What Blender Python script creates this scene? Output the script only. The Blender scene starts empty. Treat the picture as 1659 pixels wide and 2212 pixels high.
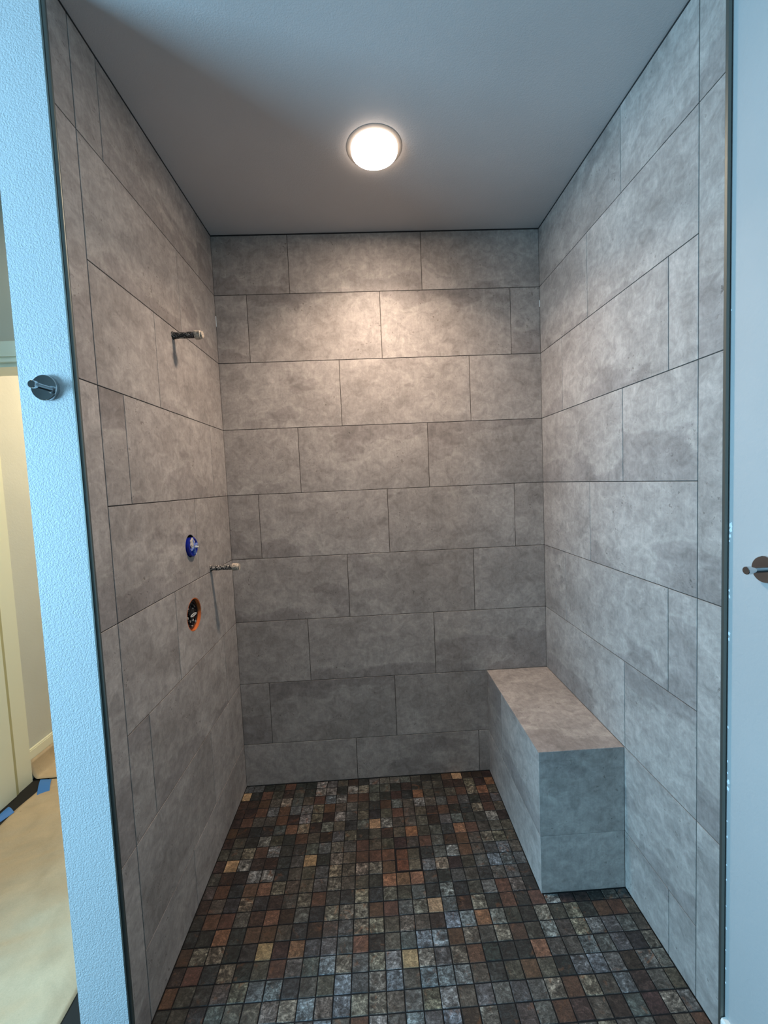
import bpy, bmesh, math, random
from mathutils import Matrix, Vector, noise

# ------------------------------------------------------------------ camera
S = bpy.context.scene
COL = S.collection
R0 = Vector((0.9984140244880483, -0.036187914161049564, -0.04312621678575007))   # camera right
R1 = Vector((0.03351303129378331, 0.9975620579660864, -0.06121125092634698))     # view direction
R2 = Vector((0.04523618506329754, 0.059668881128598535, 0.997192715670236))      # camera up
cam = bpy.data.cameras.new('camera')
cam.sensor_fit = 'HORIZONTAL'; cam.sensor_width = 36.0
cam.lens = 36.0 * 879.208 / 1659.0
cam.shift_x = 0.0; cam.shift_y = -9.45 / 1659.0
cam.clip_start = 0.02
camo = bpy.data.objects.new('camera', cam); COL.objects.link(camo)
camo.matrix_world = Matrix(((R0.x, R2.x, -R1.x, 0.67053), (R0.y, R2.y, -R1.y, -1.94662), (R0.z, R2.z, -R1.z, 1.46648), (0, 0, 0, 1)))
S.camera = camo

# ------------------------------------------------------------------ world, lights, exposure
w = bpy.data.worlds.new('world'); S.world = w; w.use_nodes = True
w.node_tree.nodes['Background'].inputs[0].default_value = (0.45, 0.7, 1.0, 1)
w.node_tree.nodes['Background'].inputs[1].default_value = 0.3
S.view_settings.view_transform = 'Standard'; S.view_settings.look = 'None'
S.view_settings.gamma = 1.0; S.view_settings.exposure = 0.0; S.view_settings.use_curve_mapping = False

def area(name, loc, rot, sx, sy, power, color, shape='RECTANGLE'):
    l = bpy.data.lights.new(name, 'AREA'); l.shape = shape; l.size = sx; l.size_y = sy
    l.energy = power; l.color = color
    o = bpy.data.objects.new(name, l); o.location = loc; o.rotation_euler = rot; COL.objects.link(o)
    return o
H_CEIL = 2.6204
# daylight through the bathroom window (on the room's left wall, behind the photographer's left shoulder)
area('window_daylight', (-2.27, -2.22, 1.45), (0, math.radians(-90), 0), 1.05, 1.50, 196, (0.35, 0.70, 1.0))
# lamp of the room beyond the doorway
area('hall_lamp', (-0.55, 0.95, 2.55), (0, 0, 0), 0.3, 0.3, 26, (1.0, 0.86, 0.64), 'DISK')
area('alcove_fill', (-0.62, -0.62, H_CEIL - 0.03), (0, 0, 0), 0.14, 0.14, 0.7, (1.0, 0.84, 0.62), 'DISK')  # unseen weak fill, added to warm the doorway head and its casing
LAMP_STRENGTH = 104.0
LAMP_BEAM = 15.5       # watts of the lamp's downward beam
LAMP_COLOR = (1.0, 0.80, 0.645)

# ------------------------------------------------------------------ dimensions (metres)
W = 1.512        # shower width
H = 2.6204       # ceiling
P = 0.306        # tile row pitch
Z1 = 2.354       # top-most row joint
def J(k):
    if k <= 0: return H - 0.004
    if k >= 9: return 0.001
    return Z1 - (k - 1) * P
LV, LE = -0.8815, -0.948     # left wall: strip joint, tile edge
RV, RE = -0.9299, -1.003     # right wall
BX, BY = 1.210, -0.6196      # bench left face, bench front face
XL = -0.132                  # back face of the stub wall
XR = 1.525                   # painted right wall
GAP = 0.0026

# ------------------------------------------------------------------ helpers
def obj(name, verts, faces, mat, parent=None, mw=None, smooth=False, mats=None, fm=None):
    me = bpy.data.meshes.new(name); me.from_pydata([tuple(v) for v in verts], [], faces)
    for m in (mats or [mat]): me.materials.append(m)
    if fm:
        for p_, i in zip(me.polygons, fm): p_.material_index = i
    if smooth:
        for p_ in me.polygons: p_.use_smooth = True
    me.update()
    o = bpy.data.objects.new(name, me); COL.objects.link(o)
    if mw is not None: o.matrix_world = mw
    if parent is not None:
        o.parent = parent
        o.matrix_parent_inverse = parent.matrix_world.inverted()
    return o

def empty(name, loc, label, cat, group=None):
    o = bpy.data.objects.new(name, None); COL.objects.link(o); o.location = loc
    o.matrix_world = Matrix.Translation(loc)
    tag(o, label, cat, group); o.empty_display_size = 0.05
    return o

def tag(o, label, cat=None, group=None, kind=None):
    o['label'] = label
    if cat: o['category'] = cat
    if group: o['group'] = group
    if kind: o['kind'] = kind
    return o

def struct(o, label):
    o['kind'] = 'structure'; o['label'] = label; return o

class MB:
    def __init__(self): self.v = []; self.f = []; self.m = []
    def box(self, x0, x1, y0, y1, z0, z1, m=0, skip=()):
        b = len(self.v)
        for z in (z0, z1):
            for x, y in ((x0, y0), (x1, y0), (x1, y1), (x0, y1)): self.v.append((x, y, z))
        fs = {'-z': (0, 3, 2, 1), '+z': (4, 5, 6, 7), '-y': (0, 1, 5, 4), '+x': (1, 2, 6, 5), '+y': (2, 3, 7, 6), '-x': (3, 0, 4, 7)}
        for k, f in fs.items():
            if k in skip: continue
            self.f.append(tuple(b + i for i in f)); self.m.append(m)
        return self
    def quad(self, pts, m=0):
        b = len(self.v); self.v += list(pts); self.f.append(tuple(range(b, b + len(pts)))); self.m.append(m)
    def tube(self, prof, origin, axis, n=32, m=0, cap0=True, cap1=True, wob=0, seed=0):
        """lathe: prof = [(distance along axis, radius)]"""
        a = Vector(axis).normalized()
        t = Vector((0, 0, 1)) if abs(a.z) < .9 else Vector((1, 0, 0))
        u = a.cross(t).normalized(); w_ = a.cross(u).normalized(); o = Vector(origin)
        b = len(self.v)
        for d, r in prof:
            for i in range(n):
                an = 2 * math.pi * i / n
                rr = r
                if wob: rr = r * (1 + wob * noise.noise(Vector((d * 90 + seed, math.cos(an) * 1.6, math.sin(an) * 1.6))))
                self.v.append(tuple(o + a * d + (u * math.cos(an) + w_ * math.sin(an)) * rr))
        for j in range(len(prof) - 1):
            for i in range(n):
                p0 = b + j * n + i; p1 = b + j * n + (i + 1) % n
                self.f.append((p0, p0 + n, p1 + n, p1)); self.m.append(m)
        if cap0: self.f.append(tuple(b + i for i in range(n))); self.m.append(m)
        if cap1: self.f.append(tuple(b + (len(prof) - 1) * n + i for i in reversed(range(n)))); self.m.append(m)
        return self
    def build(self, name, mats, parent=None, smooth=False, fix=True):
        if not isinstance(mats, (list, tuple)): mats = [mats]
        o = obj(name, self.v, self.f, None, parent, mats=mats, fm=self.m)
        if fix or smooth:
            bm = bmesh.new(); bm.from_mesh(o.data)
            if fix: bmesh.ops.recalc_face_normals(bm, faces=bm.faces)
            if smooth:
                for f in bm.faces: f.smooth = True
                for e in bm.edges:
                    if len(e.link_faces) == 2 and e.calc_face_angle() > math.radians(35): e.smooth = False
            bm.to_mesh(o.data); bm.free()
        return o

# ------------------------------------------------------------------ materials
def srgb(r, g, b):
    def c(x):
        x /= 255.0
        return x / 12.92 if x <= 0.04045 else ((x + 0.055) / 1.055) ** 2.4
    return (c(r), c(g), c(b), 1.0)

class NT:
    def __init__(self, name):
        self.mat = bpy.data.materials.new(name); self.mat.use_nodes = True
        self.t = self.mat.node_tree; self.b = self.t.nodes['Principled BSDF']
    def n(self, typ, **kw):
        nd = self.t.nodes.new(typ)
        for k, v in kw.items():
            if k.startswith('i_'): nd.inputs[k[2:].replace('_', ' ')].default_value = v
            else: setattr(nd, k, v)
        return nd
    def l(self, a, b): self.t.links.new(a, b)
    def noise(self, vec, scale, detail=4, rough=0.5, dist=0.0):
        nd = self.n('ShaderNodeTexNoise'); nd.inputs['Scale'].default_value = scale
        nd.inputs['Detail'].default_value = detail; nd.inputs['Roughness'].default_value = rough
        nd.inputs['Distortion'].default_value = dist
        if vec is not None: self.l(vec, nd.inputs['Vector'])
        return nd.outputs['Fac']
    def ramp(self, fac, stops, interp='LINEAR'):
        nd = self.n('ShaderNodeValToRGB'); cr = nd.color_ramp; cr.interpolation = interp
        while len(cr.elements) < len(stops): cr.elements.new(0.5)
        for e, (p_, c) in zip(cr.elements, stops):
            e.position = p_; e.color = c if isinstance(c, tuple) else (c, c, c, 1)
        self.l(fac, nd.inputs['Fac']); return nd.outputs['Color']
    def mix(self, a, b, fac, mode='MIX'):
        nd = self.n('ShaderNodeMix', data_type='RGBA', blend_type=mode)
        for s, i in ((a, 6), (b, 7)):
            if isinstance(s, tuple): nd.inputs[i].default_value = s
            else: self.l(s, nd.inputs[i])
        if isinstance(fac, (int, float)): nd.inputs[0].default_value = fac
        else: self.l(fac, nd.inputs[0])
        return nd.outputs[2]
    def math(self, op, a, b=0.0, c=None):
        nd = self.n('ShaderNodeMath', operation=op)
        for s, i in ((a, 0), (b, 1)):
            if isinstance(s, (int, float)): nd.inputs[i].default_value = s
            else: self.l(s, nd.inputs[i])
        if c is not None: nd.inputs[2].default_value = c
        return nd.outputs[0]
    def vmath(self, op, a, b):
        nd = self.n('ShaderNodeVectorMath', operation=op)
        for s, i in ((a, 0), (b, 1)):
            if isinstance(s, tuple): nd.inputs[i].default_value = s
            else: self.l(s, nd.inputs[i])
        return nd.outputs[0]
    def bump(self, h, strength, dist=0.001):
        nd = self.n('ShaderNodeBump'); nd.inputs['Strength'].default_value = strength; nd.inputs['Distance'].default_value = dist
        self.l(h, nd.inputs['Height']); self.l(nd.outputs[0], self.b.inputs['Normal'])

def simple(name, col, rough=0.5, metal=0.0, spec=None):
    m = NT(name); m.b.inputs['Base Color'].default_value = col
    m.b.inputs['Roughness'].default_value = rough; m.b.inputs['Metallic'].default_value = metal
    if spec is not None: m.b.inputs['Specular IOR Level'].default_value = spec
    return m.mat

def tile_material():
    m = NT('concrete_look_porcelain')
    tc = m.n('ShaderNodeTexCoord'); oi = m.n('ShaderNodeObjectInfo')
    rv = m.n('ShaderNodeCombineXYZ')
    r = oi.outputs['Random']
    m.l(m.math('MULTIPLY', r, 61.0), rv.inputs[0]); m.l(m.math('MULTIPLY', r, 157.0), rv.inputs[1]); m.l(m.math('MULTIPLY', r, 23.0), rv.inputs[2])
    v = m.vmath('ADD', tc.outputs['Object'], rv.outputs[0])
    vs = m.vmath('MULTIPLY', v, (1.0, 1.5, 1.0))
    n1 = m.noise(vs, 3.6, 9, 0.62, 0.5)
    base = m.ramp(n1, [(0.30, srgb(148, 139, 132)), (0.50, srgb(163, 154, 147)), (0.70, srgb(177, 168, 160))])
    # broad darker clouds with a fairly crisp, broken border
    n2 = m.noise(m.vmath('MULTIPLY', v, (1.0, 1.9, 1.0)), 1.9, 12, 0.55, 0.1)
    sp = m.n('ShaderNodeSeparateXYZ'); m.l(tc.outputs['Object'], sp.inputs[0])
    sg = m.math('SUBTRACT', m.math('MULTIPLY', m.math('GREATER_THAN', r, 0.34), 2.0), 1.0)
    r2 = m.math('FRACT', m.math('MULTIPLY', r, 17.3))
    n2 = m.math('SUBTRACT', n2, m.math('MULTIPLY', m.math('MULTIPLY', sp.outputs[1], sg), 0.95))
    n2 = m.math('ADD', n2, m.math('MULTIPLY_ADD', r2, 0.12, -0.125))
    cloud = m.ramp(n2, [(0.552, 0.0), (0.572, 0.75), (0.66, 1.0)])
    c = m.mix(base, (0.66, 0.645, 0.66, 1), m.math('MULTIPLY', cloud, 0.62), 'MULTIPLY')
    edge = m.ramp(n2, [(0.505, 0.0), (0.545, 1.0), (0.556, 0.0)])
    c = m.mix(c, srgb(186, 178, 168), m.math('MULTIPLY', edge, 0.20))
    # mid-scale mottling, vertical wipe marks, pores
    n3 = m.noise(v, 22, 6, 0.7, 0.8)
    c = m.mix(c, m.ramp(n3, [(0.33, 0.72), (0.67, 1.17)]), 0.95, 'MULTIPLY')
    n5 = m.noise(m.vmath('MULTIPLY', v, (190.0, 26.0, 60.0)), 1.0, 3, 0.6)
    c = m.mix(c, m.ramp(n5, [(0.3, 0.88), (0.7, 1.08)]), 0.6, 'MULTIPLY')
    n4 = m.noise(v, 75, 4, 0.65)
    c = m.mix(c, m.ramp(n4, [(0.32, 0.86), (0.68, 1.12)]), 0.8, 'MULTIPLY')
    reg = m.ramp(m.noise(v, 6.5, 3, 0.6), [(0.47, 0.0), (0.62, 1.0)])
    pore = m.math('MULTIPLY', m.ramp(n4, [(0.60, 0.0), (0.67, 1.0)]), reg)
    c = m.mix(c, (0.45, 0.43, 0.41, 1), m.math('MULTIPLY', pore, 0.85), 'MULTIPLY')
    tone = m.math('MULTIPLY_ADD', r, 0.13, 0.93)
    hs = m.n('ShaderNodeHueSaturation'); m.l(c, hs.inputs['Color']); m.l(tone, hs.inputs['Value'])
    m.l(hs.outputs[0], m.b.inputs['Base Color'])
    m.b.inputs['Roughness'].default_value = 0.55
    m.b.inputs['Specular IOR Level'].default_value = 0.35
    hgt = m.math('ADD', m.math('MULTIPLY', n3, 0.6), m.math('SUBTRACT', m.math('MULTIPLY', n4, 0.5), m.math('MULTIPLY', pore, 0.8)))
    m.bump(hgt, 0.5, 0.0014)
    return m.mat

def slate_material(mode):
    """mode 'object': colour and mottle strength from the object's colour; 'attribute': from the mesh attribute"""
    m = NT('slate_mosaic_' + mode)
    if mode == 'object':
        oi = m.n('ShaderNodeObjectInfo'); col = oi.outputs['Color']; alp = oi.outputs['Alpha']
        tc = m.n('ShaderNodeTexCoord'); rv = m.n('ShaderNodeCombineXYZ'); r = oi.outputs['Random']
        for i, k in enumerate((91.0, 37.0, 13.0)): m.l(m.math('MULTIPLY', r, k), rv.inputs[i])
        v = m.vmath('ADD', tc.outputs['Object'], rv.outputs[0])
    else:
        at = m.n('ShaderNodeAttribute', attribute_name='tile_colour'); col = at.outputs['Color']; alp = at.outputs['Alpha']
        ge = m.n('ShaderNodeNewGeometry')
        sc = m.vmath('MULTIPLY', col, (17.0, 29.0, 11.0))
        v = m.vmath('ADD', ge.outputs['Position'], sc)
    n1 = m.noise(v, 34, 7, 0.68, 1.2)
    n2 = m.noise(m.vmath('MULTIPLY', v, (1.0, 1.6, 1.0)), 70, 8, 0.75, 0.8)
    n3 = m.noise(v, 300, 4, 0.7)
    k = m.ramp(n1, [(0.36, 0.30), (0.50, 0.90), (0.62, 1.95)])
    c = m.mix(col, k, m.math('MULTIPLY', alp, 1.25), 'MULTIPLY')
    k2 = m.ramp(n2, [(0.38, 0.35), (0.50, 0.95), (0.60, 2.3)])
    c = m.mix(c, k2, m.math('MULTIPLY', alp, 1.25), 'MULTIPLY')
    c = m.mix(c, m.ramp(n3, [(0.35, 0.55), (0.65, 1.5)]), 0.8, 'MULTIPLY')
    # ochre / rust bleeding through in spots
    rust = m.ramp(m.noise(v, 19, 4, 0.6, 1.5), [(0.60, 0.0), (0.68, 1.0)])
    c = m.mix(c, srgb(150, 96, 58), m.math('MULTIPLY', m.math('MULTIPLY', rust, alp), 0.35))
    m.l(c, m.b.inputs['Base Color'])
    m.b.inputs['Roughness'].default_value = 0.46
    m.b.inputs['Specular IOR Level'].default_value = 0.45
    m.bump(m.math('ADD', n2, m.math('MULTIPLY', n1, 1.4)), 0.55, 0.0022)
    return m.mat

def paint_material(name, col, scale=95, strength=0.5, rough=0.55):
    m = NT(name); ge = m.n('ShaderNodeNewGeometry')
    n1 = m.noise(ge.outputs['Position'], scale, 3, 0.5, 0.6)
    n2 = m.noise(ge.outputs['Position'], 3.0, 3, 0.5)
    c = m.mix(col, m.ramp(n2, [(0.3, 0.96), (0.7, 1.03)]), 1.0, 'MULTIPLY')
    m.l(c, m.b.inputs['Base Color']); m.b.inputs['Roughness'].default_value = rough
    m.b.inputs['Specular IOR Level'].default_value = 0.3
    m.bump(m.ramp(n1, [(0.35, 0.0), (0.65, 1.0)]), strength, 0.0012)
    return m.mat

def paper_material():
    m = NT('kraft_paper'); ge = m.n('ShaderNodeNewGeometry')
    n1 = m.noise(ge.outputs['Position'], 7, 5, 0.6, 0.8); n2 = m.noise(ge.outputs['Position'], 260, 2, 0.5)
    c = m.mix(srgb(196, 172, 138), m.ramp(n1, [(0.3, 0.86), (0.7, 1.1)]), 1.0, 'MULTIPLY')
    c = m.mix(c, m.ramp(n2, [(0.3, 0.95), (0.7, 1.05)]), 1.0, 'MULTIPLY')
    spot = m.ramp(m.noise(ge.outputs['Position'], 23, 2, 0.4), [(0.765, 0.0), (0.79, 1.0)])
    c = m.mix(c, srgb(96, 78, 58), m.math('MULTIPLY', spot, 0.6))
    m.l(c, m.b.inputs['Base Color']); m.b.inputs['Roughness'].default_value = 0.7
    return m.mat

def pipe_material(name, dark, light, lo, hi):
    m = NT(name); tc = m.n('ShaderNodeTexCoord')
    n1 = m.noise(tc.outputs['Object'], 210, 5, 0.7, 0.5)
    f = m.ramp(n1, [(lo, 0.0), (hi, 1.0)])
    m.l(m.mix(dark, light, f), m.b.inputs['Base Color'])
    m.b.inputs['Roughness'].default_value = 0.6; m.bump(n1, 0.9, 0.0015)
    return m.mat

M = {}
M['tile'] = tile_material()
M['slate'] = slate_material('object'); M['slate_far'] = slate_material('attribute')
M['grout'] = simple('wall_grout', srgb(70, 63, 57), 0.9)
M['floor_grout'] = simple('floor_grout', srgb(13, 13, 14), 0.9)
M['paint'] = paint_material('wall_paint_textured', srgb(202, 206, 207), 260, 0.6)
M['paint_smooth'] = paint_material('wall_paint_light_texture', srgb(174, 174, 172), 60, 0.22)
M['ceiling'] = paint_material('ceiling_paint', srgb(194, 190, 188), 260, 0.22)
M['hall_paint'] = paint_material('hall_paint', srgb(206, 204, 192), 90, 0.15)
M['cream'] = simple('cream_trim_paint', srgb(240, 234, 205), 0.4)
M['white_trim'] = simple('white_trim_paint', srgb(232, 234, 228), 0.4)
M['metal'] = simple('brushed_edge_profile', srgb(120, 124, 118), 0.42, 0.85)
M['chrome'] = simple('chrome', (0.60, 0.61, 0.62, 1), 0.08, 1.0)
M['caulk'] = simple('dark_joint', srgb(36, 34, 34), 0.9)
M['white_caulk'] = simple('white_caulk', srgb(236, 240, 240), 0.5)
M['paper'] = paper_material()
M['tape'] = simple('blue_masking_tape', srgb(62, 126, 196), 0.6)
M['blue'] = simple('blue_plastic', srgb(14, 34, 140), 0.35)
M['blue_pale'] = pipe_material('mortar_smeared_blue_plastic', srgb(52, 96, 190), srgb(190, 200, 222), 0.45, 0.6)
M['black'] = simple('black_plastic', (0.006, 0.006, 0.007, 1), 0.3)
M['orange'] = simple('orange_gasket', srgb(214, 112, 56), 0.6)
M['white_plastic'] = simple('white_plastic', srgb(205, 205, 200), 0.5)
M['mortar'] = simple('mortar_crumbs', srgb(190, 180, 168), 0.95)
M['pipe_black'] = pipe_material('black_pipe_spattered', (0.008, 0.008, 0.008, 1), srgb(180, 170, 160), 0.53, 0.61)
M['pipe_mortar'] = pipe_material('black_pipe_mortar_coated', (0.008, 0.008, 0.008, 1), srgb(205, 195, 182), 0.50, 0.57)
M['cap_brass'] = pipe_material('mortar_smeared_cap', srgb(70, 60, 50), srgb(200, 184, 164), 0.36, 0.52)
M['dark_tile'] = simple('dark_floor_tile', srgb(46, 44, 41), 0.85, 0.0, 0.15)
M['cavity'] = simple('wall_cavity', (0.004, 0.004, 0.004, 1), 0.9)
mm = NT('lamp_diffuser'); mm.b.inputs['Base Color'].default_value = (0.9, 0.88, 0.84, 1)
mm.b.inputs['Emission Color'].default_value = LAMP_COLOR + (1,); mm.b.inputs['Emission Strength'].default_value = LAMP_STRENGTH
M['lamp'] = mm.mat
M['lamp_ring'] = simple('off_white_lamp_trim', srgb(150, 144, 138), 0.6, 0.0, 0.2)
mm = NT('lamp_edge_glow'); mm.b.inputs['Base Color'].default_value = (0.9, 0.88, 0.84, 1)
mm.b.inputs['Emission Color'].default_value = LAMP_COLOR + (1,); mm.b.inputs['Emission Strength'].default_value = 8.5
M['lamp_edge'] = mm.mat

# ------------------------------------------------------------------ room shell
def frame_of(kind, o):
    """columns U, V, N of a tiled surface placed at origin o"""
    U, V, N = {'back': ((1, 0, 0), (0, 0, 1), (0, -1, 0)), 'left': ((0, 1, 0), (0, 0, 1), (1, 0, 0)),
               'right': ((0, -1, 0), (0, 0, 1), (-1, 0, 0)), 'top': ((1, 0, 0), (0, 1, 0), (0, 0, 1))}[kind]
    return Matrix(((U[0], V[0], N[0], o[0]), (U[1], V[1], N[1], o[1]), (U[2], V[2], N[2], o[2]), (0, 0, 0, 1)))

TT = 0.0022   # height of a wall tile above the grout
mesh_cache = {}
def tile_mesh(w_, h_, t=TT, ch=0.0006, hole=None, mat='tile', name='tile'):
    key = (round(w_, 4), round(h_, 4), t, mat, hole)
    if key in mesh_cache: return mesh_cache[key]
    a, b = w_ / 2, h_ / 2
    v = []; f = []
    if not hole:
        for (x, y, z) in ((a, b, -t), (a, b, -ch), (a - ch, b - ch, 0)):
            for sx, sy in ((-1, -1), (1, -1), (1, 1), (-1, 1)): v.append((sx * x, sy * y, z))
        for l in (0, 4):
            for i in range(4):
                j = (i + 1) % 4; f.append((l + i, l + j, l + 4 + j, l + 4 + i))
        f.append((8, 9, 10, 11)); f.append((3, 2, 1, 0))
    else:
        hx, hy, hr = hole
        an = [2 * math.pi * i / 40 for i in range(40)]
        an += [math.atan2(sy * (b - ch) - hy, sx * (a - ch) - hx) % (2 * math.pi) for sx in (-1, 1) for sy in (-1, 1)]
        an = sorted(an); n = len(an)
        def ring(rx, ry, z):
            for q in an:
                c, s = math.cos(q), math.sin(q)
                tx = ((rx if c > 0 else -rx) - hx) / c if abs(c) > 1e-9 else 1e9
                ty = ((ry if s > 0 else -ry) - hy) / s if abs(s) > 1e-9 else 1e9
                k = min(tx, ty); v.append((hx + k * c, hy + k * s, z))
        for z in (-t, 0):
            for q in an: v.append((hx + hr * math.cos(q), hy + hr * math.sin(q), z))
        ring(a - ch, b - ch, 0); ring(a, b, -ch); ring(a, b, -t)
        for l0, l1 in ((0, 1), (1, 2), (2, 3), (3, 4)):
            for i in range(n):
                j = (i + 1) % n; f.append((l0 * n + i, l1 * n + i, l1 * n + j, l0 * n + j))
    me = bpy.data.meshes.new(name); me.from_pydata(v, [], f); me.materials.append(M[mat]); me.update()
    bm = bmesh.new(); bm.from_mesh(me); bmesh.ops.recalc_face_normals(bm, faces=bm.faces)
    # make sure the front face looks along +N
    bm.to_mesh(me); bm.free()
    mesh_cache[key] = me; return me

def put_tile(kind, plane, u0, u1, v0, v1, parent, gap=GAP, hole=None, name='tile', lift=0.0, rim=(1, 1, 1, 1)):
    """rectangle in surface coordinates (u, v); gap halves trimmed on the sides flagged in rim"""
    g = gap / 2
    u0 += g * rim[0]; u1 -= g * rim[1]; v0 += g * rim[2]; v1 -= g * rim[3]
    if u1 - u0 < 0.004 or v1 - v0 < 0.004: return None
    cu, cv = (u0 + u1) / 2, (v0 + v1) / 2
    org = {'back': (cu, plane - lift, cv), 'left': (plane + lift, cu, cv), 'right': (plane - lift, -cu, cv), 'top': (cu, cv, plane + lift)}[kind]
    h = None
    if hole: h = (round(hole[0] - cu, 5), round(hole[1] - cv, 5), hole[2])
    me = tile_mesh(u1 - u0, v1 - v0, hole=h)
    o = bpy.data.objects.new(name, me); COL.objects.link(o)
    o.matrix_world = frame_of(kind, org); o.parent = parent
    o.matrix_parent_inverse = parent.matrix_world.inverted()
    return o

rng = random.Random(5)
def rows(kind, plane, parent, joints, uend0, uend1, holes=(), krange=range(0, 9), gap=GAP):
    for k in krange:
        top, bot = J(k), J(k + 1)
        us = [uend0] + sorted(joints[k]) + [uend1]
        for a, b in zip(us[:-1], us[1:]):
            hl = None
            for hh in holes:
                if a < hh[0] < b and bot < hh[1] < top: hl = hh
            put_tile(kind, plane, a, b, bot, top, parent, gap, hl, lift=rng.uniform(0, 0.0003))

# back wall
m = MB(); m.box(-0.010, XR - 0.0005, 0.010, 0.13, -0.05, H, 0)
m.box(-0.002, W + 0.002, TT, 0.010, -0.002, H - 0.001, 1)
wall_back = struct(m.build('wall_back', [M['paint'], M['grout']]), 'back wall of the shower clad in large grey concrete-look tiles in running bond')
JB = {0: (.3445, .9575), 1: (.145, .758, 1.372), 2: (.555, 1.169), 3: (.346, .959), 4: (.143, .755, 1.370), 5: (.548, 1.161),
      6: (.343, .957), 7: (.139, .752, 1.366), 8: (.548, 1.161)}
rows('back', 0.0, wall_back, JB, -0.0008, W + 0.0008)

# left stub wall: painted body, tile backer with the open plumbing holes
VALVE = (-0.4363, 1.0090, 0.0610)
BOX = (-0.4270, 1.2640, 0.0420)
m = MB(); m.box(XL, -0.010, -0.955, 0.13, -0.05, H, 0, skip=('+x',))
def ring_cell(m, x, y0, y1, z0, z1, c, depth, n=40):
    hy, hz, hr = c
    an = [2 * math.pi * i / n for i in range(n)]
    an += [math.atan2(z - hz, y - hy) % (2 * math.pi) for y in (y0, y1) for z in (z0, z1)]
    an = sorted(an); k = len(an); b = len(m.v)
    for q in an:
        cs, sn = math.cos(q), math.sin(q)
        ty = ((y1 if cs > 0 else y0) - hy) / cs if abs(cs) > 1e-9 else 1e9
        tz = ((z1 if sn > 0 else z0) - hz) / sn if abs(sn) > 1e-9 else 1e9
        t = min(ty, tz); m.v.append((x, hy + t * cs, hz + t * sn))
    for xx in (x, x - depth):
        for q in an: m.v.append((xx, hy + hr * math.cos(q), hz + hr * math.sin(q)))
    for i in range(k):
        j = (i + 1) % k
        m.f.append((b + i, b + j, b + k + j, b + k + i)); m.m.append(1)
        m.f.append((b + k + i, b + k + j, b + 2 * k + j, b + 2 * k + i)); m.m.append(2)
    m.f.append(tuple(b + 2 * k + i for i in range(k))); m.m.append(2)
XB = -TT
zc = [-0.002, 0.90, 1.12, 1.17, 1.36, H - 0.001]; yc = [LE + 0.002, -0.53, -0.34, -0.001]
for i in range(5):
    for j in range(3):
        y0, y1, z0, z1 = yc[j], yc[j + 1], zc[i], zc[i + 1]
        if j == 1 and i == 1: ring_cell(m, XB, y0, y1, z0, z1, VALVE, 0.075)
        elif j == 1 and i == 3: ring_cell(m, XB, y0, y1, z0, z1, BOX, 0.06)
        else: m.quad([(XB, y0, z0), (XB, y1, z0), (XB, y1, z1), (XB, y0, z1)], 1)
m.quad([(-0.010, LE + 0.002, -0.002), (XB, LE + 0.002, -0.002), (XB, LE + 0.002, H - 0.001), (-0.010, LE + 0.002, H - 0.001)], 1)
wall_left = struct(m.build('wall_left', [M['paint'], M['grout'], M['cavity']], fix=False), 'left stub wall, tiled inside the shower, pale painted end facing the room')
JL = {0: (-.165, -.780), 1: (-.371,), 2: (-.571,), 3: (-.163, -.775), 4: (-.368,), 5: (-.570,), 6: (-.165, -.775), 7: (-.369,), 8: (-.573,)}
PIPES = [(-0.445, 2.018, 0.0145), (-0.258, 1.1455, 0.0125)]
rows('left', 0.0, wall_left, JL, LV, 0.0004, holes=[VALVE, BOX] + PIPES)
SJ = [H - 0.004, J(1), J(3), J(5), J(7), 0.001]
for a, b in zip(SJ[:-1], SJ[1:]): put_tile('left', 0.0, LE, LV, b, a, wall_left, rim=(0, 1, 1, 1))

# right wall
m = MB(); m.box(XR, XR + 0.12, -3.6, 0.13, -0.05, H, 0)
m.box(W + TT, XR - 0.0003, RE + 0.003, 0.0095, -0.002, H - 0.001, 1)
wall_right = struct(m.build('wall_right', [M['paint_smooth'], M['grout']]), 'right wall, tiled inside the shower and painted pale grey towards the room')
JR = {0: (.621,), 1: (.415,), 2: (.212, .828), 3: (.622,), 4: (.417,), 5: (.212, .826), 6: (.622,), 7: (.417,), 8: (.212, .828)}
rows('right', W, wall_right, JR, -0.0004, -RV)
for a, b in zip(SJ[:-1], SJ[1:]): put_tile('right', W, -RV, -RE, b, a, wall_right, rim=(1, 0, 1, 1))

# ceiling over shower, bathroom and hall
m = MB(); m.box(-2.45, XR + 0.12, -3.7, 1.7, H, H + 0.08)
ceiling = struct(m.build('ceiling', M['ceiling']), 'flat painted ceiling with fine orange-peel texture')

# dark caulk line under the ceiling
m = MB()
m.box(0.001, W - 0.001, -0.0012, 0.002, H - 0.0050, H - 0.0004)
m.box(-0.002, 0.0012, LE, -0.002, H - 0.0050, H - 0.0004)
m.box(W - 0.0012, W + 0.002, RE, -0.002, H - 0.0050, H - 0.0004)
struct(m.build('trim_1', M['caulk']), 'thin dark joint between tiled walls and ceiling')

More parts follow.
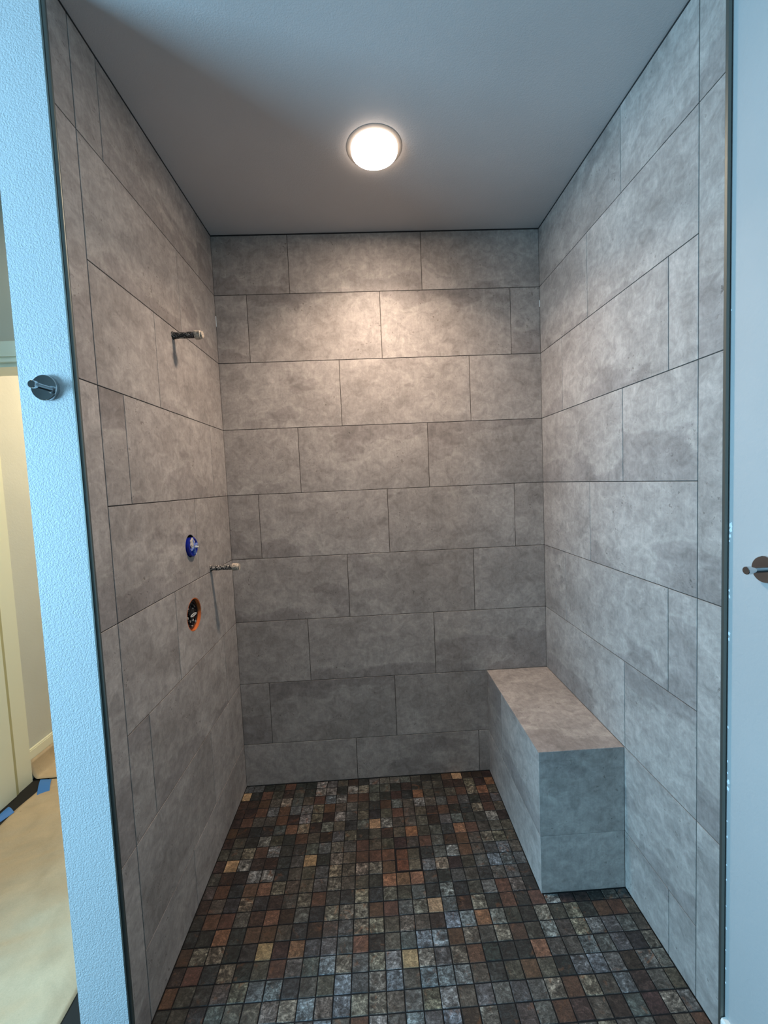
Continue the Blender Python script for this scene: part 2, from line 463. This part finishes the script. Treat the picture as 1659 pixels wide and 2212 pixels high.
# ------------------------------------------------------------------ floors
FY = -1.063
m = MB(); m.box(-0.002, W + 0.002, FY, 0.0015, -0.06, -0.0018)
floor = struct(m.build('floor', M['floor_grout']), 'shower floor of small square slate-look mosaic tiles in rust, brown and grey')
m = MB()
m.box(-2.45, XR, -3.7, FY - 0.001, -0.06, -0.003); m.box(-2.45, XL, FY - 0.001, 1.7, -0.06, -0.003); m.box(XL,-0.0025,FY-0.001,-0.955,-0.06,-0.003)
floor2 = struct(m.build('floor', M['floor_grout']), 'dark tiled bathroom floor outside the shower')
for ix in range(5):
    for iy in range(14):
        x1 = XL - 0.002 - ix * 0.306; y0 = -2.9 + iy * 0.306
        mt = MB(); mt.box(x1 - 0.303, x1, y0, y0 + 0.303, -0.003, 0.0)
        if y0 + .303 < 1.5 and x1 - .303 > -2.3: mt.build('tile', M['dark_tile'], floor2)

# mosaic: colour chart read off the photograph, row 0 at the back wall, column 0 at the left wall
CH = [
 "BGKKRKKWGNDKGGGGNKKRYDDDDDDDDD",
 "YKRNDGKWWKWTGGKDKNNDDTDONNNNNN",
 "DDRNTGNRBWRRGKDKONNNRTONNNNNNN",
 "DDRBRGWTRNGNKRGNWNGRGKDGNNNNNN",
 "DRNNRDWTDWGNKNRNNDRKKTRNNNNNNN",
 "RDKKGOTDWNKGYWNNNDGGKKWDNNNNNN",
 "DNKWNKRNDGTKNDNONGKORNNNNNNNNN",
 "NNTRWKKGGTNRNNDNRGDRNTTNNNNNNN",
 "DYWDDKGYKTNRRR--KGWRNGBNNNNNNN",
 "NDDWWKNNGTNTTR--BTDNGBBGNNNNNN",
 "NRKROTNNGTNNKOOOKKGNKGGKNNNNNN",
 "DNKTKDNTRNKTKTNGKWKNGRTKNNNNNN",
 "KRRNDODGKTTTRRGTYGDTKRKRWDDKTG",
 "KKOKRRNKDNGTTNTNDBBOWNKTNTKRRN",
 "RTTKKYDOGGGOKNGBBRTNTRNWNTWGGN",
 "DRKTKNRNGBTGTWYTGTRKKKONNBGGKT",
 "RNKNTGBKNNBGTBNBBWNKNRNKWBGDWG",
 "KNKGNNTTBTBTTNGTWNGGGGTRTNBDNN",
 "KNGGNTGGWBNRWGBGBDTKNGRDNDGDTG",
 "NGNKGNTGGBGNGKGNDGNWTGNGTNGDNR",
 "GNKGTRGNKGNGKNGRNGKNGTNDGNRGNK"]
PAL = {'K': ((50, 54, 50), .60), 'G': ((92, 96, 90), .60), 'B': ((108, 119, 124), .75), 'W': ((124, 125, 118), 1.0),
       'N': ((90, 82, 67), .55), 'T': ((122, 111, 88), .85), 'R': ((112, 68, 44), .32), 'D': ((66, 44, 35), .55),
       'O': ((162, 98, 56), .40), 'Y': ((208, 158, 94), .35), '-': ((92, 58, 38), .4)}
X0 = 0.041; PX = 0.0511; Y0 = -0.0440; PY = 0.05075; FG = 0.0034
def fx(c): return 0.0005 if c <= 0 else min(W - 0.0005, X0 + (c - 1) * PX)
def fy(r): return -0.0005 if r <= 0 else Y0 - (r - 1) * PY
random.seed(3)
cells = []
for r in range(21):
    for c in range(31):
        x0, x1 = fx(c), fx(c + 1); y1, y0 = fy(r), max(fy(r + 1), FY + 0.001)
        if x1 - x0 < 0.008 or y1 - y0 < 0.008: continue
        if (r in (8, 9)) and (c in (14, 15)): continue
        if x1 > BX and y0 > BY:                       # under the bench
            if y1 > BY and x0 >= BX: continue
            if x0 < BX: x1 = BX - 0.0005
        elif x1 > BX and y1 > BY and x0 >= BX - 0.001: y1 = BY - 0.0005
        if x1 - x0 < 0.006 or y1 - y0 < 0.006: continue
        ch = CH[r][min(c, 29)]
        (cr, cg, cb), al = PAL[ch]
        k = random.uniform(0.86, 1.14) * 0.72
        gy = (cr + cg + cb) / 3; cr, cg, cb = [q_ + (gy - q_) * 0.40 for q_ in (cr, cg, cb)]
        col = srgb(min(255, cr * k + random.uniform(-3, 3)), min(255, cg * k + random.uniform(-1.5, 1.5)), min(255, cb * k + random.uniform(-3, 3)))
        cells.append((x0 + FG / 2, x1 - FG / 2, y0 + FG / 2, y1 - FG / 2, (col[0], col[1], col[2], al)))
cams = Vector((0.67, -1.947, 1.466))
cells.sort(key=lambda q: -((q[1] - q[0]) * (q[3] - q[2])) / (cams - Vector(((q[0] + q[1]) / 2, (q[2] + q[3]) / 2, 0))).length ** 3)

def mosaic_verts(x0, x1, y0, y1, jit):
    cx, cy = (x0 + x1) / 2, (y0 + y1) / 2
    j = [random.uniform(-jit, jit) for _ in range(8)]
    zt = [random.uniform(-.0004, .0004) for _ in range(4)]
    cs = [(x0 + j[0], y0 + j[1]), (x1 + j[2], y0 + j[3]), (x1 + j[4], y1 + j[5]), (x0 + j[6], y1 + j[7])]
    ch = 0.0011; v = []
    for x, y in cs: v.append((x, y, -0.0018))
    for x, y in cs: v.append((x, y, -0.0009))
    for (x, y), z in zip(cs, zt):
        v.append((x + (ch if x < cx else -ch), y + (ch if y < cy else -ch), z))
    f = []
    for l in (0, 4):
        for i in range(4):
            q = (i + 1) % 4; f.append((l + i, l + q, l + 4 + q, l + 4 + i))
    f.append((8, 9, 10, 11)); return v, f
NPART = 296
for q in cells[:NPART]:
    x0, x1, y0, y1, col = q; cx, cy = (x0 + x1) / 2, (y0 + y1) / 2
    v, f = mosaic_verts(x0 - cx, x1 - cx, y0 - cy, y1 - cy, 0.0006)
    o = obj('tile', v, f, M['slate'], floor, Matrix.Translation((cx, cy, 0)))
    o.color = col
V = []; F = []; CC = []
for q in cells[NPART:]:
    x0, x1, y0, y1, col = q
    v, f = mosaic_verts(x0, x1, y0, y1, 0.0006); b = len(V)
    V += v; F += [tuple(i + b for i in ff) for ff in f]; CC += [col] * len(v)
far = obj('mosaic_tiles', V, F, M['slate_far'], floor); far['kind'] = 'stuff'
ca = far.data.color_attributes.new('tile_colour', 'FLOAT_COLOR', 'POINT')
for i, c in enumerate(CC): ca.data[i].color = c

# tile-in drain
dx0, dx1 = fx(14) + 0.0003, fx(16) - 0.0003; dy0, dy1 = fy(10) + 0.0003, fy(8) - 0.0003
drain = empty('shower_drain', ((dx0 + dx1) / 2, (dy0 + dy1) / 2, 0), 'square tile-in drain cover outlined in black, set in the shower floor', 'drain')
m = MB(); 
m.box(dx0, dx1, dy0, dy1, -0.0018, -0.0014)
for a in ((dx0, dx0 + .0050, dy0, dy1), (dx1 - .0050, dx1, dy0, dy1), (dx0 + .0050, dx1 - .0050, dy0, dy0 + .0050), (dx0 + .0050, dx1 - .0050, dy1 - .0050, dy1)):
    m.box(a[0], a[1], a[2], a[3], -0.0014, -0.0006)
m.build('frame', M['black'], drain)
mxd, myd = (dx0 + dx1) / 2, (dy0 + dy1) / 2
for i, (a, b, c, d, col) in enumerate(((dx0 + .0060, mxd - .0008, myd + .0006, dy1 - .0060, (84, 56, 42)), (mxd + .0008, dx1 - .0060, myd + .0003, dy1 - .0060, (60, 56, 46)),
                         (dx0 + .0060, mxd - .0008, dy0 + .0060, myd - .0006, (88, 54, 39)), (mxd + .0008, dx1 - .0060, dy0 + .0060, myd - .0003, (78, 72, 60)))):
    cx, cy = (a + b) / 2, (c + d) / 2
    v, f = mosaic_verts(a - cx, b - cx, c - cy, d - cy, 0.0002)
    o = obj('tile', v, f, M['slate'], drain, Matrix.Translation((cx, cy, 0.0002)))
    o.color = srgb(*col)[:3] + (0.4,)

# ------------------------------------------------------------------ bench
BZ = J(7)
bench = empty('shower_bench', ((BX + W) / 2, BY / 2, 0), 'built-in tiled shower bench along the right wall in the back corner', 'bench')
m = MB(); m.box(BX + TT, W - 0.0005, BY + TT, -0.0005, 0.0, BZ - TT)
m.build('bench_core', M['grout'], bench)
put_tile('top', BZ, BX, W - 0.001, BY, -0.001, bench, rim=(0, 0, 0, 0), name='seat_slab')['label'] = 'bench top, one large tile in warm beige light'
for a, b in ((0.001, 0.2155), (0.2155, -BY)): put_tile('right', BX, a, b, J(8), BZ - TT, bench, gap=0.0014, rim=(1, 1 if b < .5 else 0, 1, 0))
put_tile('right', BX, 0.001, -BY, 0.001, J(8), bench, gap=0.0014, rim=(1, 0, 1, 1))
put_tile('back', BY, BX + TT, W - 0.001, J(8), BZ - TT, bench, gap=0.0016, rim=(0, 1, 1, 0))
put_tile('back', BY, BX + TT, W - 0.001, 0.001, J(8), bench, gap=0.0016, rim=(0, 1, 1, 1))

# ------------------------------------------------------------------ metal edge profiles
m = MB()
m.tube([(0, 0.0055), (H - 0.001, 0.0055)], (-0.0052, -0.9500, 0.0), (0, 0, 1), n=12)
m.box(-0.0095, -0.0060, -0.9575, -0.9551, 0.0, H - 0.001)
t = m.build('edge_profile', M['metal'], smooth=True)
tag(t, 'slim metal tile edge profile down the end of the left stub wall', 'edge trim')
m = MB()
m.box(W - 0.0002, W + 0.0075, RE - 0.0075, RE - 0.0003, 0.0, H - 0.001)
m.box(W + 0.0085, XR - 0.0012, RE - 0.0035, RE - 0.0003, 0.0, H - 0.001)
t = m.build('edge_profile', M['metal'])
tag(t, 'slim metal tile edge profile where the right wall tile meets grey paint', 'edge trim')

# ------------------------------------------------------------------ ceiling lamp
lx, ly = 0.7400, -0.4700
lamp = empty('ceiling_light', (lx, ly, H), 'round flush disc lamp glowing warm white on the shower ceiling', 'light')
m = MB(); m.tube([(0.0, 0.0965), (0.0004, 0.0965), (0.0010, 0.0950), (0.0012, 0.0800)], (lx, ly, H - 0.0003), (0, 0, -1), n=64, cap0=True, cap1=True)
m.build('trim_ring', M['lamp_ring'], lamp, smooth=True)
m = MB(); m.tube([(0.0168, 0.0785), (0.0174, 0.0700), (0.0176, 0.010)], (lx, ly, H - 0.0003), (0, 0, -1), n=64)
m.build('diffuser', M['lamp'], lamp, smooth=True)
m = MB(); m.tube([(0.0014, 0.0800), (0.0150, 0.0798), (0.0166, 0.0788)], (lx, ly, H - 0.0003), (0, 0, -1), n=64, cap0=False, cap1=False)
m.build('diffuser_edge', M['lamp_edge'], lamp, smooth=True)
beam = area('lamp_beam', (lx, ly, H - 0.0195), (math.radians(4), math.radians(-1), 0), 0.140, 0.140, LAMP_BEAM, LAMP_COLOR, 'DISK')
beam.data.spread = math.radians(126); beam.parent = lamp; beam.matrix_parent_inverse = lamp.matrix_world.inverted()

# ------------------------------------------------------------------ plumbing
def stub_pipe(y, z, L, r, rc, cl, mat, capmat, label):
    t = empty('stub_out_pipe', (0.0, y, z), label, 'pipe', None)
    m = MB(); m.tube([(-0.02, r * .98), (0.0, r * .98), (0.004, r * 1.12), (0.012, r), (L - cl, r)], (0, y, z), (1, 0, 0), n=24, wob=0.10, seed=z)
    # subdivided body for an uneven mortar crust
    m2 = MB(); prof = [(-0.02, r * .9)] + [(i * (L - cl) / 16, r * (1.10 if i < 2 else 1.0)) for i in range(17)]
    m2.tube(prof, (0, y, z), (1, 0, 0), n=24, wob=0.16, seed=z); m2.build('pipe', mat, t, smooth=True)
    c = MB(); c.tube([(L - cl - .001, r * .9), (L - cl, rc), (L - cl + .004, rc * 1.06), (L - .007, rc), (L - .005, rc * .82), (L, rc * .80)], (0, y, z), (1, 0, 0), n=24, wob=0.12, seed=z + 3)
    c.build('cap', capmat, t, smooth=True)
    return t
stub_pipe(-0.445, 2.018, 0.104, 0.0108, 0.0148, 0.026, M['pipe_black'], M['cap_brass'], 'upper black capped pipe sticking out of the left wall, for the shower head')
stub_pipe(-0.258, 1.1455, 0.119, 0.0104, 0.0142, 0.029, M['pipe_mortar'], M['cap_brass'], 'lower mortar-smeared capped pipe sticking out of the left wall near the corner')

# valve in its round hole
vy, vz, vr = VALVE
valve = empty('shower_valve', (-0.006, vy, vz), 'round black rough-in shower valve with an orange rim in the left wall', 'valve')
m = MB(); m.tube([(-0.055, vr - .0006), (-0.0006, vr - .0006), (-0.0002, vr - .0030), (-0.055, vr - .0038)], (0, vy, vz), (1, 0, 0), n=48, cap0=False, cap1=False)
m.build('gasket', M['orange'], valve, smooth=True)
m = MB(); m.tube([(-0.05, .0560), (-0.0115, .0560), (-0.0095, .0530), (-0.0095, .0450), (-0.0150, .0430), (-0.0150, .0210), (-0.0080, .0200), (-0.0060, .0170)], (0, vy, vz), (1, 0, 0), n=48)
for a in range(12):
    q = a * math.pi / 6 + .2
    m.tube([(-0.0150, .0045), (-0.010 + .003 * (a % 3), .0040)], (0, vy + .032 * math.cos(q), vz + .032 * math.sin(q)), (1, 0, 0), n=10)
m.build('valve_body', M['black'], valve, smooth=True)
m = MB()
n_ = 40
for i in range(n_):      # white oval index ring
    q0, q1 = 2 * math.pi * i / n_, 2 * math.pi * (i + 1) / n_
    def pt(q, k, x): return (x, vy + .002 + (.0245 if k else .0175) * math.cos(q), vz - .002 + (.0052 if k else .0022) * math.sin(q))
    for pa in (((q0, 0, -.0030), (q1, 0, -.0030), (q1, 1, -.0030), (q0, 1, -.0030)), ((q0, 1, -.0050), (q0, 1, -.0030), (q1, 1, -.0030), (q1, 1, -.0050)),
               ((q0, 0, -.0030), (q0, 0, -.0050), (q1, 0, -.0050), (q1, 0, -.0030)), ((q0, 0, -.0050), (q0, 1, -.0050), (q1, 1, -.0050), (q1, 0, -.0050))):
        m.quad([pt(*p_) for p_ in pa])
m.build('label_ring', M['white_plastic'], valve)
for (dy, dz, sy, sz) in ((-.030, .031, .0035, .0065), (.004, -.022, .0055, .0050), (-.018, -.022, .0030, .0045), (.026, -.034, .0025, .006), (-.004, -.042, .004, .0022), (.010, .020, .0025, .0020), (.020, .026, .0020, .0028), (-.034, -.004, .0022, .005)):
    m = MB(); m.tube([(-.0110, .5), (-.0075, .45)], (0, 0, 0), (1, 0, 0), n=7)
    m.v = [(x, vy + dy + (y * 2 * sy), vz + dz + (z * 2 * sz)) for x, y, z in m.v]
    m.build('mortar_fleck', M['mortar'], valve)

# blue capped box above
by_, bz_, br = BOX
cap = empty('blue_plug', (0, by_, bz_), 'blue plastic plug with crossed fins in the round hole above the valve', 'plug')
zc_ = bz_ - 0.004
m = MB(); m.tube([(-0.05, .0345), (0.006, .0355), (0.0105, .0355), (0.0120, .0335), (0.0122, .0300), (0.0070, .0285), (0.0070, .001)], (0, by_, zc_), (1, 0, 0), n=40)
m.build('disc', M['blue'], cap, smooth=True)
m = MB()
for ang, ln in ((0.30, .030), (0.30 + math.pi / 2, .030)):
    c, s = math.cos(ang), math.sin(ang)
    for dy, dz in ((1, 1),):
        a = Vector((0, c, s)); b = Vector((0, -s, c)); base = Vector((0, by_, zc_))
        pts = []
        for x in (0.0072, 0.0150):
            for p_, q_ in ((-ln, -.0035), (ln, -.0035), (ln, .0035), (-ln, .0035)):
                pts.append(tuple(base + a * p_ + b * q_ + Vector((x, 0, 0))))
        k = len(m.v); m.v += pts
        for f in ((0, 3, 2, 1), (4, 5, 6, 7), (0, 1, 5, 4), (1, 2, 6, 5), (2, 3, 7, 6), (3, 0, 4, 7)): m.f.append(tuple(k + i for i in f)); m.m.append(0)
m.build('crossed_fins', M['blue_pale'], cap)
m = MB(); m.tube([(0.0150, .0045), (0.026, .0032), (0.0275, .002)], (0, by_ + .004, zc_ - .001), (1, 0, 0), n=10, wob=.2)
m.build('tip', M['white_plastic'], cap, smooth=True)
m = MB(); m.tube([(0.0122, .018), (0.0145, .013)], (0, by_ - .012, zc_ + .018), (1, 0, 0), n=14, wob=.5)
m.build('mortar_smear', M['mortar'], cap)

# ------------------------------------------------------------------ robe hooks
def hook(base, axis, label, peg=.043, r=.0295):
    a = Vector(axis); b = Vector(base)
    t = empty('robe_hook', base, label, 'hook')
    m = MB(); m.tube([(0.0003, r), (.0085, r), (.0098, r - .0012)], b, a, n=48); m.build('rose', M['chrome'], t, smooth=True)
    m = MB(); m.tube([(.0095, .0062), (peg - .012, .0062), (peg - .011, .0088), (peg - .001, .0088), (peg, .0080)], b, a, n=32)
    m.build('peg', M['chrome'], t, smooth=True)
hook((-0.0700, -0.955, 1.7195), (0, -1, 0), 'chrome round peg hook on the pale blue-lit end of the left stub wall', peg=.044)
hook((XR, -1.105, 1.2430), (-1, 0, 0), 'chrome round peg hook at the right edge on the painted right wall', peg=.050)

# caulk dabs at the paint edge
random.seed(9)
m = MB()
for z, s in ((1.330, 1.9), (1.318, 1.7), (1.303, 1.2), (1.292, .8), (1.172, .9), (1.156, 1.25), (1.065, 1.3), (1.052, 1.0), (.830, .9), (.742, .7), (.712, .8), (.690, 1.6), (.672, 1.4), (.586, .6), (.545, .9), (.47, .6), (.43, .7), (.36, .6), (.30, .8), (.24, .6), (.19, .8), (.15, .7), (1.83, .6)):
    pts = []
    n = 9
    cy = -1.0085 - .0022 * s
    for i in range(n):
        q = 2 * math.pi * i / n; rr = .0028 * s * random.uniform(.6, 1.25)
        pts.append((cy + rr * math.cos(q) * .9, z + rr * math.sin(q) * 1.5))
    b = len(m.v)
    m.v += [(XR - .0001, y, zz) for y, zz in pts] + [(XR - .0009, cy + (y - cy) * .7, z + (zz - z) * .7) for y, zz in pts]
    for i in range(n): m.f.append((b + i, b + (i + 1) % n, b + n + (i + 1) % n, b + n + i)); m.m.append(0)
    m.f.append(tuple(b + n + i for i in range(n))); m.m.append(0)
o = m.build('caulk_dabs', M['white_caulk']); tag(o, 'small white caulk dabs along the paint edge of the right wall', 'caulk', kind='stuff')
# a few white silicone glints in the shower's back corners
m = MB()
m.box(0.0004, 0.0028, -0.0028, -0.0004, 2.215, 2.262); m.box(W - 0.0028, W - 0.0004, -0.0028, -0.0004, 2.262, 2.292)
o = m.build('silicone_beads', M['white_caulk']); tag(o, 'short white silicone beads high in the two back corners', 'caulk', kind='stuff')

# baseboard on the right wall
def prism_x(name, x0, x1, poly, mat, axis='x', parent=None):
    m = MB(); n = len(poly); b = 0
    if axis == 'x': m.v = [(x0, a, z) for a, z in poly] + [(x1, a, z) for a, z in poly]
    else: m.v = [(a, x0, z) for a, z in poly] + [(a, x1, z) for a, z in poly]
    m.f = [tuple(range(n)), tuple(range(2 * n - 1, n - 1, -1))] + [(i, (i + 1) % n, n + (i + 1) % n, n + i) for i in range(n)]
    m.m = [0] * len(m.f); return m.build(name, mat, parent)
struct(prism_x('baseboard_right', -3.6, -1.0115, [(XR - .0003, 0.0), (XR - .014, 0.0), (XR - .014, .050), (XR - .011, .0565), (XR - .0003, .0575)], M['white_trim'], 'y'),
       'white baseboard starting beside the shower at the foot of the right wall')

# ------------------------------------------------------------------ alcove, doorway and hall on the left
m = MB(); m.box(-2.45, -1.172, -1.05, -0.255, -0.05, H); struct(m.build('wall_alcove', M['hall_paint']), 'wall block left of the doorway alcove')
PYF = -0.25; HZ = 1.998
m = MB()
m.box(-1.1715, XL - .0005, PYF, PYF + .115, HZ, H); m.box(-0.2395, XL - .0005, PYF, PYF + .115, -.003, HZ)
struct(m.build('wall_partition', paint_material('grey_green_paint', srgb(205, 194, 170), 90, .15)), 'grey-green wall with a doorway left of the shower')
# casing: head and legs, with a stepped inner bead
m = MB()
m.box(-1.1715, -0.165, PYF - .012, PYF - .0003, HZ + .034, HZ + .086)
m.box(-1.1715, -0.165, PYF - .016, PYF - .0003, HZ + .026, HZ + .0338)
m.box(-1.1715, -0.165, PYF - .011, PYF - .0003, HZ + .016, HZ + .0258)
m.box(-1.1715, -0.165, PYF - .020, PYF - .0003, HZ + .004, HZ + .0158)
m.box(-1.1715, -0.165, PYF - .006, PYF + .115, HZ - .012, HZ + .0038)
struct(m.build('trim_2', M['cream']), 'cream moulded head casing of the doorway left of the shower')
m = MB(); m.box(-.242, -.165, PYF - .014, PYF - .0003, 0, HZ - .013)
struct(m.build('trim_3', M['cream']), 'cream side casing of the doorway, hidden behind the stub wall')
HX = -1.16
m = MB(); m.box(-2.45, HX - .012, -.2545, 1.62, -.05, H); m.box(HX - .012, XL, 1.5, 1.62, -.05, H); m.box(XL - .1, XL - .0005, .1305, 1.4995, -.05, H)
struct(m.build('wall_hall', M['hall_paint']), 'beige hall walls seen through the doorway')
# hall door: leaf, casing
m = MB(); m.box(HX - .0115, HX + .028, -.13, .034, .004, 2.03)
d = struct(m.build('door_1', M['cream']), 'cream door leaf at the left edge, beyond the doorway')
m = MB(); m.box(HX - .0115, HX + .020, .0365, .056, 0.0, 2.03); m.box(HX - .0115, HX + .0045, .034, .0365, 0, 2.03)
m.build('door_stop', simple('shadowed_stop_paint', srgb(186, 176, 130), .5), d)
m = MB(); m.box(HX - .0115, HX + .017, .0565, .1425, 0.0, 2.09); struct(m.build('trim_4', M['cream']), 'cream door casing beside the hall baseboard')
m = MB(); m.box(HX - .0115, HX + .003, .143, 1.4995, 0, .146); m.box(HX - .0115, HX + .0, .143, 1.4995, .146, .153)
struct(m.build('baseboard_left', M['cream']), 'cream baseboard of the hall wall')

# kraft paper floor protection
def sheet(name, fn, nu, nv, mat, label, th=.0006):
    V_ = []; F_ = []
    for side in (0, 1):
        for i in range(nu + 1):
            for j in range(nv + 1):
                x, y, z = fn(i / nu, j / nv); V_.append((x, y, z + side * th))
    n = (nu + 1) * (nv + 1)
    for i in range(nu):
        for j in range(nv):
            a = i * (nv + 1) + j; q = (a, a + 1, a + nv + 2, a + nv + 1)
            F_.append(q); F_.append(tuple(k + n for k in reversed(q)))
    bd = [(i, 0) for i in range(nu + 1)] + [(nu, j) for j in range(1, nv + 1)] + [(i, nv) for i in range(nu - 1, -1, -1)] + [(0, j) for j in range(nv - 1, 0, -1)]
    ids = [i * (nv + 1) + j for i, j in bd]
    for k in range(len(ids)):
        a, b = ids[k], ids[(k + 1) % len(ids)]; F_.append((a, b, b + n, a + n))
    o = obj(name, V_, F_, mat, smooth=True)
    bm = bmesh.new(); bm.from_mesh(o.data); bmesh.ops.recalc_face_normals(bm, faces=bm.faces); bm.to_mesh(o.data); bm.free()
    return tag(o, label, 'paper')
def wr(x, y, a=1.0):
    n1 = noise.noise(Vector((x * 3.2 + 5, y * 9.0, 1.0))); n2 = noise.noise(Vector((x * 9 - y * 14, y * 6, 4.0))); n3 = noise.noise(Vector((x * 30, y * 30, 7)))
    return max(0.0007, (0.006 + .012 * n1 + .009 * (1 - abs(n2) * 2) * .6 + .0009 * n3) * a)
def front_sheet(u, v):
    y = -1.35 + v * 1.507
    xl = -1.062 + .008 * noise.noise(Vector((y * 9, 0, 0))); xr = -0.259 - .004 * noise.noise(Vector((y * 5, 3, 0)))
    if y > -.255 : xr = -.262
    x = xl + (xr - xl) * u
    e = min(1.0, min(u, 1 - u) * 12 + .12) * min(1.0, (1 - v) * 14 + .1)
    return (x, y, wr(x, y, e))
sheet('floor_paper', front_sheet, 60, 110, M['paper'], 'long wrinkled brown kraft paper covering the floor in the doorway')
def back_sheet(u, v):
    y = .1475 + v * 1.30
    # laps up the hall baseboard on its left side
    s = u * 1.05
    lap = .105
    if s < lap:
        t = s / lap; x = HX + .0045 + .030 * t * t; z = .100 * (1 - t) ** 1.3 + .0017
    else:
        x = HX + .0345 + (s - lap) * .93; z = .0017 + max(0, .004 * noise.noise(Vector((x * 7, y * 9, 2))))
    lift = max(0.0, 1 - v * 16)
    return (x, y, z + .0045 * lift * (1 if s > lap else .3))
sheet('floor_paper', back_sheet, 60, 60, M['paper'], 'farther kraft paper sheet curling up the baseboard behind the front sheet')

def tape(pts, label, z=.0022):
    # small taped strip, slightly arched across its length
    p = [Vector((x, y, 0)) for x, y in pts]; V_ = []; F_ = []
    n = 8
    for side in (0, 1):
        for i in range(n + 1):
            a = p[0].lerp(p[3], i / n); b = p[1].lerp(p[2], i / n)
            zz = z + .0105 * math.sin(math.pi * min(1, i / n * 1.1)) ** .8 + side * .0004
            for q in (a, b): V_.append((q.x, q.y, zz))
    N_ = 2 * (n + 1)
    for i in range(n):
        a = 2 * i; F_.append((a, a + 1, a + 3, a + 2)); F_.append((N_ + a, N_ + a + 2, N_ + a + 3, N_ + a + 1))
        F_.append((a, a + 2, N_ + a + 2, N_ + a)); F_.append((a + 1, N_ + a + 1, N_ + a + 3, a + 3))
    F_.append((0, N_, N_ + 1, 1)); F_.append((2 * n, 2 * n + 1, N_ + 2 * n + 1, N_ + 2 * n))
    o = obj('masking_tape', V_, F_, M['tape']); tag(o, label, 'tape', 'blue tape holding the floor paper')
tape([(-1.108, .148), (-1.048, .144), (-.980, .038), (-1.030, .024)], 'blue masking tape strip where the two kraft paper sheets meet')
tape([(-1.118, -.035), (-1.118, -.10), (-1.075, -.125), (-1.058, -.068)], 'blue masking tape strip at the cream door leaf bottom, left edge')

# ------------------------------------------------------------------ rest of the bathroom behind the camera
m = MB()
m.box(-2.45, -2.33, -3.7, -1.051, -.05, .90); m.box(-2.45, -2.33, -3.7, -1.051, 2.02, H); m.box(-2.45, -2.33, -3.7, -3.00, .90, 2.02); m.box(-2.45, -2.33, -1.43, -1.051, .90, 2.02)
struct(m.build('wall_window', M['paint_smooth']), 'bathroom wall with the window, behind the photographer')
m = MB(); m.box(-2.45, XR + .12, -3.72, -3.601, -.05, H); struct(m.build('wall_front', simple('dark_grey_wall_paint', srgb(78, 80, 78), .6)), 'bathroom wall behind the photographer')
m = MB()
for a in ((-3.00, -1.43, .90, .94), (-3.00, -1.43, 1.98, 2.02), (-3.00, -2.95, .94, 1.98), (-1.48, -1.43, .94, 1.98), (-2.24, -2.20, .94, 1.98)):
    m.box(-2.40, -2.34, a[0], a[1], a[2], a[3])
struct(m.build('window_1', M['white_trim']), 'white bathroom window frame behind the photographer')
